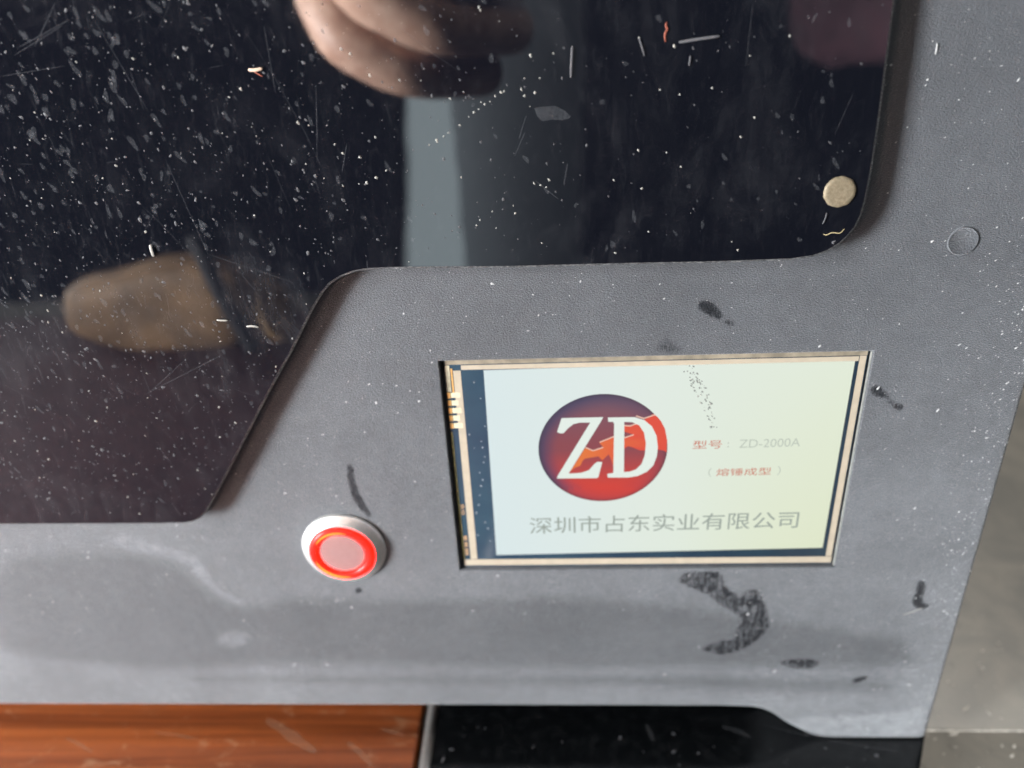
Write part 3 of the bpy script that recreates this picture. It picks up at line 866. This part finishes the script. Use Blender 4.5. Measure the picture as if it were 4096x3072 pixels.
# small spots on the dark strip left of the picture, and the rubbed streak across it
its = [(x, z, rng.uniform(.16, .30), 1.1, rng.uniform(0, 3)) for x, z in SPOTS]
v, f = flakes(its, YG - .04, 4, .2)
tag(put('screen_spots', v, f, veil_material('screen_speck', (.45, .47, .50), .55), screen), kind='stuff')
its = []
sp = np.array(STREAK[0]); R4 = random.Random(3)
while len(its) < 75:
    x, z = R4.uniform(sp[:, 0].min(), sp[:, 0].max()), R4.uniform(sp[:, 1].min(), sp[:, 1].max())
    if poly_sdf(np.array([x]), np.array([z]), STREAK[0])[0] > 0: continue
    its.append((x, z, R4.uniform(.08, .22), R4.uniform(1, 2.4), R4.gauss(-.9, .3)))
v, f = flakes(its, YG - .10, 6, .15)
tag(put('rub_mark', v, f, plain('dark_rub', (.17, .18, .165), .7), screen), kind='stuff')

# single bits of lint one can point at
def lint(key, r, mat, label, y=DYF, name='lint', cat='lint', lift=.12):
    L = smooth_line(LINT[key], 2)
    pts = [(x, y - r - lift * math.sin(math.pi * i / (len(L) - 1)), z) for i, (x, z) in enumerate(L)]
    return tag(tube(name, pts, r, mat, flat=.35), label, cat)
lint('red', .13, M_RED, 'curly red brown fibre near the top of the black door', name='fibre', cat='fibre')
lint('wlong', .22, M_WHITE, 'long pale sliver lying almost level near the top right of the black door')
lint('wup', .18, M_WHITE, 'upright pale sliver on the black door left of the curly red fibre')
lint('wcurve', .13, M_WHITE, 'short bent pale sliver just left of the curly red fibre')
lint('wshort', .14, M_WHITE, 'tiny upright white bit just under the long level sliver')
lint('flake', .26, M_TAN, 'tan curved flake with a thin brown tail beside the mirrored hand', name='flake', cat='flake')
lint('flaketail', .09, M_RED, 'thin brown splinter touching the underside of the tan flake', name='splinter', cat='splinter')
lint('wdash', .17, M_CRUMB, 'straight white dash of lint on the brown reflection in the door')
lint('wdash2', .20, M_CRUMB, 'arched white bit of lint beside the slanted edge of the door')
lint('wtop', .28, M_CRUMB, 'stubby white bit of lint above the brown reflection in the door')
lint('corner', .10, M_STRAW, 'wavy straw coloured fibre in the rounded door corner under the magnet', name='fibre', cat='fibre')
lint('wcorner', .13, M_WHITE, 'short white stick of lint just below the round brass magnet')
lint('hook', .14, M_CRUMB, 'white thread crossing the black hook shaped smudge at lower right', -.02, 'thread', 'thread')
lint('upgroove', .12, M_DUST, 'single pale fibre on the grey panel at the upper right', -.02, 'fibre', 'fibre')
x, z = LINT['crumb'][0]
v, f = flakes([(x + rng.uniform(-.25, .25), z + rng.uniform(-.3, .3), rng.uniform(.16, .3), 1.1, rng.uniform(0, 3)) for _ in range(5)], DYF - .01, 9, .8)
tag(put('crumb', v, f, M_WHITE), 'white crumb cluster below the wavy straw coloured fibre', 'crumb')
tag(sheet('glue_patch', FILM, DYF - .02, M_FILM), 'torn grey patch of dried film in the middle of the black door', 'patch')

# dust and scuffs on the slab and the board below the printer
def lying(items, z, seed):
    v, f = flakes(items, 0, seed, .5)
    return [(x, yy, z - y) for x, y, yy in v], [tuple(reversed(p)) for p in f]
R5 = random.Random(17)
v, f = lying([(R5.uniform(-35, 84), R5.uniform(-11, 4), min(.08 + R5.expovariate(9), .5), R5.uniform(1, 2.5), R5.uniform(0, 3)) for _ in range(34)], .02, 8)
tag(put('slab_dust', v, f, plain('slab_dust', (.045, .045, .05), .6), glass), kind='stuff')
v, f = lying([(R5.uniform(86, 130), R5.uniform(-11, 70), .08 + R5.expovariate(7), R5.uniform(1, 3), R5.uniform(0, 3)) for _ in range(130)], -5.98, 9)
tag(put('stone_dust', v, f, plain('stone_dust', (.42, .40, .36), .7), worktop), kind='stuff')
def scuff(name, pts, w0, mat, parent, z):
    L = chaikin(pts, 2, False)
    v, f = [], []
    for i, (x, y) in enumerate(L):
        q, p = L[min(i + 1, len(L) - 1)], L[max(i - 1, 0)]
        t = Vector((q[0] - p[0], q[1] - p[1])).normalized()
        e = w0 * (.25 + .75 * math.sin(math.pi * i / (len(L) - 1))) * R5.uniform(.75, 1.25)
        v += [(x - t.y * e, y + t.x * e, z), (x + t.y * e, y - t.x * e, z)]
    for i in range(len(L) - 1): f.append((2 * i, 2 * i + 1, 2 * i + 3, 2 * i + 2))
    return put(name, v, f, mat, parent)
M_SC2 = veil_material('slab_scuff', (.40, .41, .44), .06)
scuff('scuff', [(50.2, 4.5), (60, 1.2), (71.9, -1.6), (84, -3.9)], .22, M_SC2, glass, .03)
scuff('scuff', [(40, 3.5), (44, 2.2), (47, .2)], .7, M_SC2, glass, .034)
scuff('scuff', [(20, 4.2), (21, 1.0), (21.3, -1.0)], .6, M_SC2, glass, .038)
M_SC3 = veil_material('board_scuff', (.80, .58, .40), .10)
scuff('scuff', [(-84.5, 5.2), (-79, 2.2), (-73, -2.0), (-68, -5.0)], 1.5, M_SC3, board, .03)
scuff('scuff', [(-139, -1), (-134, -3), (-129, -5.5)], .5, M_SC3, board, .034)
scuff('scuff', [(-60, -2), (-56, -5), (-52, -9)], .8, M_SC3, board, .038)
scuff('scuff', [(-115, 1), (-108, 0.2), (-101, -1.5)], .35, M_SC3, board, .042)
scuff('scuff', [(-52, 2.4), (-48, 1.2), (-45, .4)], .5, M_SC3, board, .046)

# ------------------------------------------------------------------ what the black door mirrors: hand, window, curtain, pouch
M_SKIN = NT('skin')
_n = M_SKIN.noise(.16, 6, .7)
M_SKIN.set(color=M_SKIN.mix(M_SKIN.ramp(_n, .3, .7), (.40, .22, .15), (.66, .44, .33)), rough=.5)
M_SKIN.bump(M_SKIN.noise(.5, 5, .7), .3, 1.0)
M_SKIN = M_SKIN.m
def skinned(name, chains, mat, scale=MM):
    """chains: lists of (x, y, z, radius); the first point of later chains names a joint index to root at"""
    verts, edges, rad = [], [], []
    for root, pts in chains:
        prev = root
        for x, y, z, r in pts:
            verts.append((x * scale, y * scale, z * scale)); rad.append(r * scale)
            if prev is not None: edges.append((prev, len(verts) - 1))
            prev = len(verts) - 1
    me = bpy.data.meshes.new(name)
    me.from_pydata(verts, edges, [])
    me.materials.append(mat)
    o = bpy.data.objects.new(name, me)
    COL.objects.link(o)
    md = o.modifiers.new('Skin', 'SKIN')
    md.use_smooth_shade = True
    for i, s in enumerate(me.skin_vertices[0].data):
        s.radius = (rad[i], rad[i]); s.use_root = (i == 0)
    sd = o.modifiers.new('Subdivision', 'SUBSURF'); sd.levels = sd.render_levels = 2
    return o
H = 191.3
# forearm, wrist, palm, then four curled fingers and the thumb
chains = [
    (None, [(-105, -255, H + 10, 18.8), (-156, -250, H + 38, 25.0), (-238, -242, H + 52, 31.2), (-312, -243, H + 58, 35.0)]),
    (0, [(-88, -243, H - 8, 16.2)]),                                                    # 4 knuckle base
    (4, [(-96, -218, H - 15, 11.0), (-82, -198, H - 39, 11.2), (-58, -203, H - 52, 10.8), (-25, -233, H - 58, 10.2)]),     # little finger, lowest
    (4, [(-88, -215, H + 2, 12.2), (-71, -193, H - 21, 12.2), (-45, -200, H - 36, 11.8), (-12, -233, H - 41, 11.0)]),
    (0, [(-82, -218, H + 20, 12.2), (-65, -194, H - 1, 12.2), (-39, -202, H - 16, 11.8), (-8, -233, H - 22, 11.0)]),
    (0, [(-78, -223, H + 40, 11.8), (-62, -198, H + 21, 11.8), (-42, -204, H + 10, 11.2), (-30, -223, H + 5, 10.2)]),
    (0, [(-98, -268, H - 8, 13.8), (-78, -268, H - 22, 12.5), (-58, -263, H - 28, 11.2)]),
]
tag(skinned('person', chains, M_SKIN), 'curled hand mirrored at the top of the black door, with unseen shading forearm', 'person')
hand = bpy.data.objects['person']
shading_sleeve = skinned('shading_sleeve', [(None, [(-148, -250, H + 35, 30.0), (-219, -243, H + 51, 38.8), (-325, -240, H + 58, 47.5), (-450, -260, H + 62, 55.0), (-588, -304, H + 62, 62.5)])],  # sleeved arm out of view, posed to shade the upper panel
                 plain('dark_sleeve_cloth', (.022, .018, .026), .85, .2, .4))
shading_sleeve.parent = hand
# daylit gap of a glazed door behind the photographer, a grey curtain beside it
def cloth_material():
    t = NT('grey_curtain_cloth')
    t.set(color=t.mix(t.noise(.05, 4), (.50, .54, .57), (.66, .70, .73)), rough=.9)
    tr = t.n('ShaderNodeBsdfTranslucent'); tr.inputs[0].default_value = (.50, .56, .58, 1)
    mx = t.n('ShaderNodeMixShader'); mx.inputs[0].default_value = .45
    t.l(t.b.outputs[0], mx.inputs[1]); t.l(tr.outputs[0], mx.inputs[2])
    t.l(mx.outputs[0], t.out.inputs[0])
    return t.m
M_PANE = glow('daylight_pane', (.80, .95, 1.0), 5.0)
pane = empty('glazed_door', (-150, -820, -600))
tag(pane, 'narrow strip of daylit glazed door mirrored in the black door', 'glazed door')
def lean(bm, k):
    for q in bm.verts: q.co.x -= (14 - q.co.z) * k
bm = bmesh.new(); box(bm, -171, -98, -852, -848, -560, 420)
for q in bm.verts:
    if q.co.x < -150: q.co.x -= (14 - q.co.z) * .117
put_bm('pane', bm, M_PANE, pane)
bm = bmesh.new(); box(bm, -192, -171.5, -858, -838, -580, 440, 2); lean(bm, .117); put_bm('frame', bm, M_CASE, pane, 30)

v, f = [], []
NXc, NZc = 60, 24
for j in range(NZc + 1):
    for i in range(NXc + 1):
        s, t = i / NXc, j / NZc
        x = -122 + 142 * s
        v.append((x + 6 * math.sin(t * 3 + s * 5), -778 - 34 * (1 - s) ** 2, -560 + 690 * t))
for j in range(NZc):
    for i in range(NXc):
        k = j * (NXc + 1) + i; f.append((k, k + 1, k + NXc + 2, k + NXc + 1))
cur = put('curtain', v, f, cloth_material(), None, 180)
tag(cur, 'grey cloth curtain hanging beside the mirrored strip of daylight', 'curtain')

# dark red bag hanging from a strap behind, mirrored at the top right of the door
M_BAG = plain('dark_red_cloth', (.050, .019, .024), .9, .3, .06)
bag = empty('bag', (222, -525, 270))
tag(bag, 'dark red cloth bag mirrored at the top right of the black door', 'bag')
bm = bmesh.new()
bmesh.ops.create_uvsphere(bm, u_segments=36, v_segments=22, radius=1)
ca, sa = math.cos(math.radians(48)), math.sin(math.radians(48))
for q in bm.verts:
    x, y, z = (math.copysign(abs(c) ** e, c) for c, e in zip(q.co, (.45, .7, .5)))
    x, y, z = 62 * x * (1 - .10 * z), 22 * y + 2 * math.sin(x * 6 + z * 3), 78 * z + 3 * math.sin(x * 4)
    q.co = Vector((226 + x * ca - y * sa, -525 + x * sa + y * ca, 160 + z))
put_bm('body', bm, M_BAG, bag, 60)
tube('strap', [(206, -548, 238), (205, -546, 330), (222, -525, 640), (238, -508, 330), (246, -504, 238)], 5, M_BAG, bag, 8, 5)

# brown pouch standing on the board in front of the printer, with a dark pen leaning on it
bm = bmesh.new()
bmesh.ops.create_uvsphere(bm, u_segments=40, v_segments=24, radius=1)
for q in bm.verts:
    x, y, z = q.co
    sx = math.copysign(abs(x) ** .5, x); sz = math.copysign(abs(z) ** .5, z); sy = math.copysign(abs(y) ** .8, y)
    hgt = 27 * (1 - .42 * max(0, -sx)) * (1 - .10 * max(0, sx) ** 4)
    q.co = Vector((-214 + 52 * sx + 4 * sz, -262 + 13 * sy, 18 + hgt * sz + 1.2 * math.sin(sx * 5)))
    q.co.z = max(q.co.z, -5.8)
tag(put_bm('pouch', bm, plain('brown_leather', (.25, .150, .075), .6, .35, .05), None, 60), 'brown rounded leather pouch standing on the added mat, mirrored in the door', 'pouch')
bm = bmesh.new()
bmesh.ops.create_uvsphere(bm, u_segments=32, v_segments=18, radius=1)
for q in bm.verts:
    x, y, z = q.co
    q.co = Vector((-153 + 9.5 * math.copysign(abs(x) ** .7, x) - 3.5 * z, -264 + 9 * y, 14 + 18.5 * math.copysign(abs(z) ** .7, z)))
    q.co.z = max(q.co.z, -5.8)
tag(put_bm('key_case', bm, plain('tan_leather', (.36, .23, .11), .5, .3, .05), None, 60), 'small tan leather key case right of the brown pouch, mirrored in the door', 'key case')
tag(tube('pen', [(-180, -246, 62), (-175, -246, 40), (-169, -246, 18), (-163, -246, -1.0)], 5.0, M_BLACK, None, 14, 4.4), 'dark pen leaning between the brown pouch and the tan key case', 'pen')
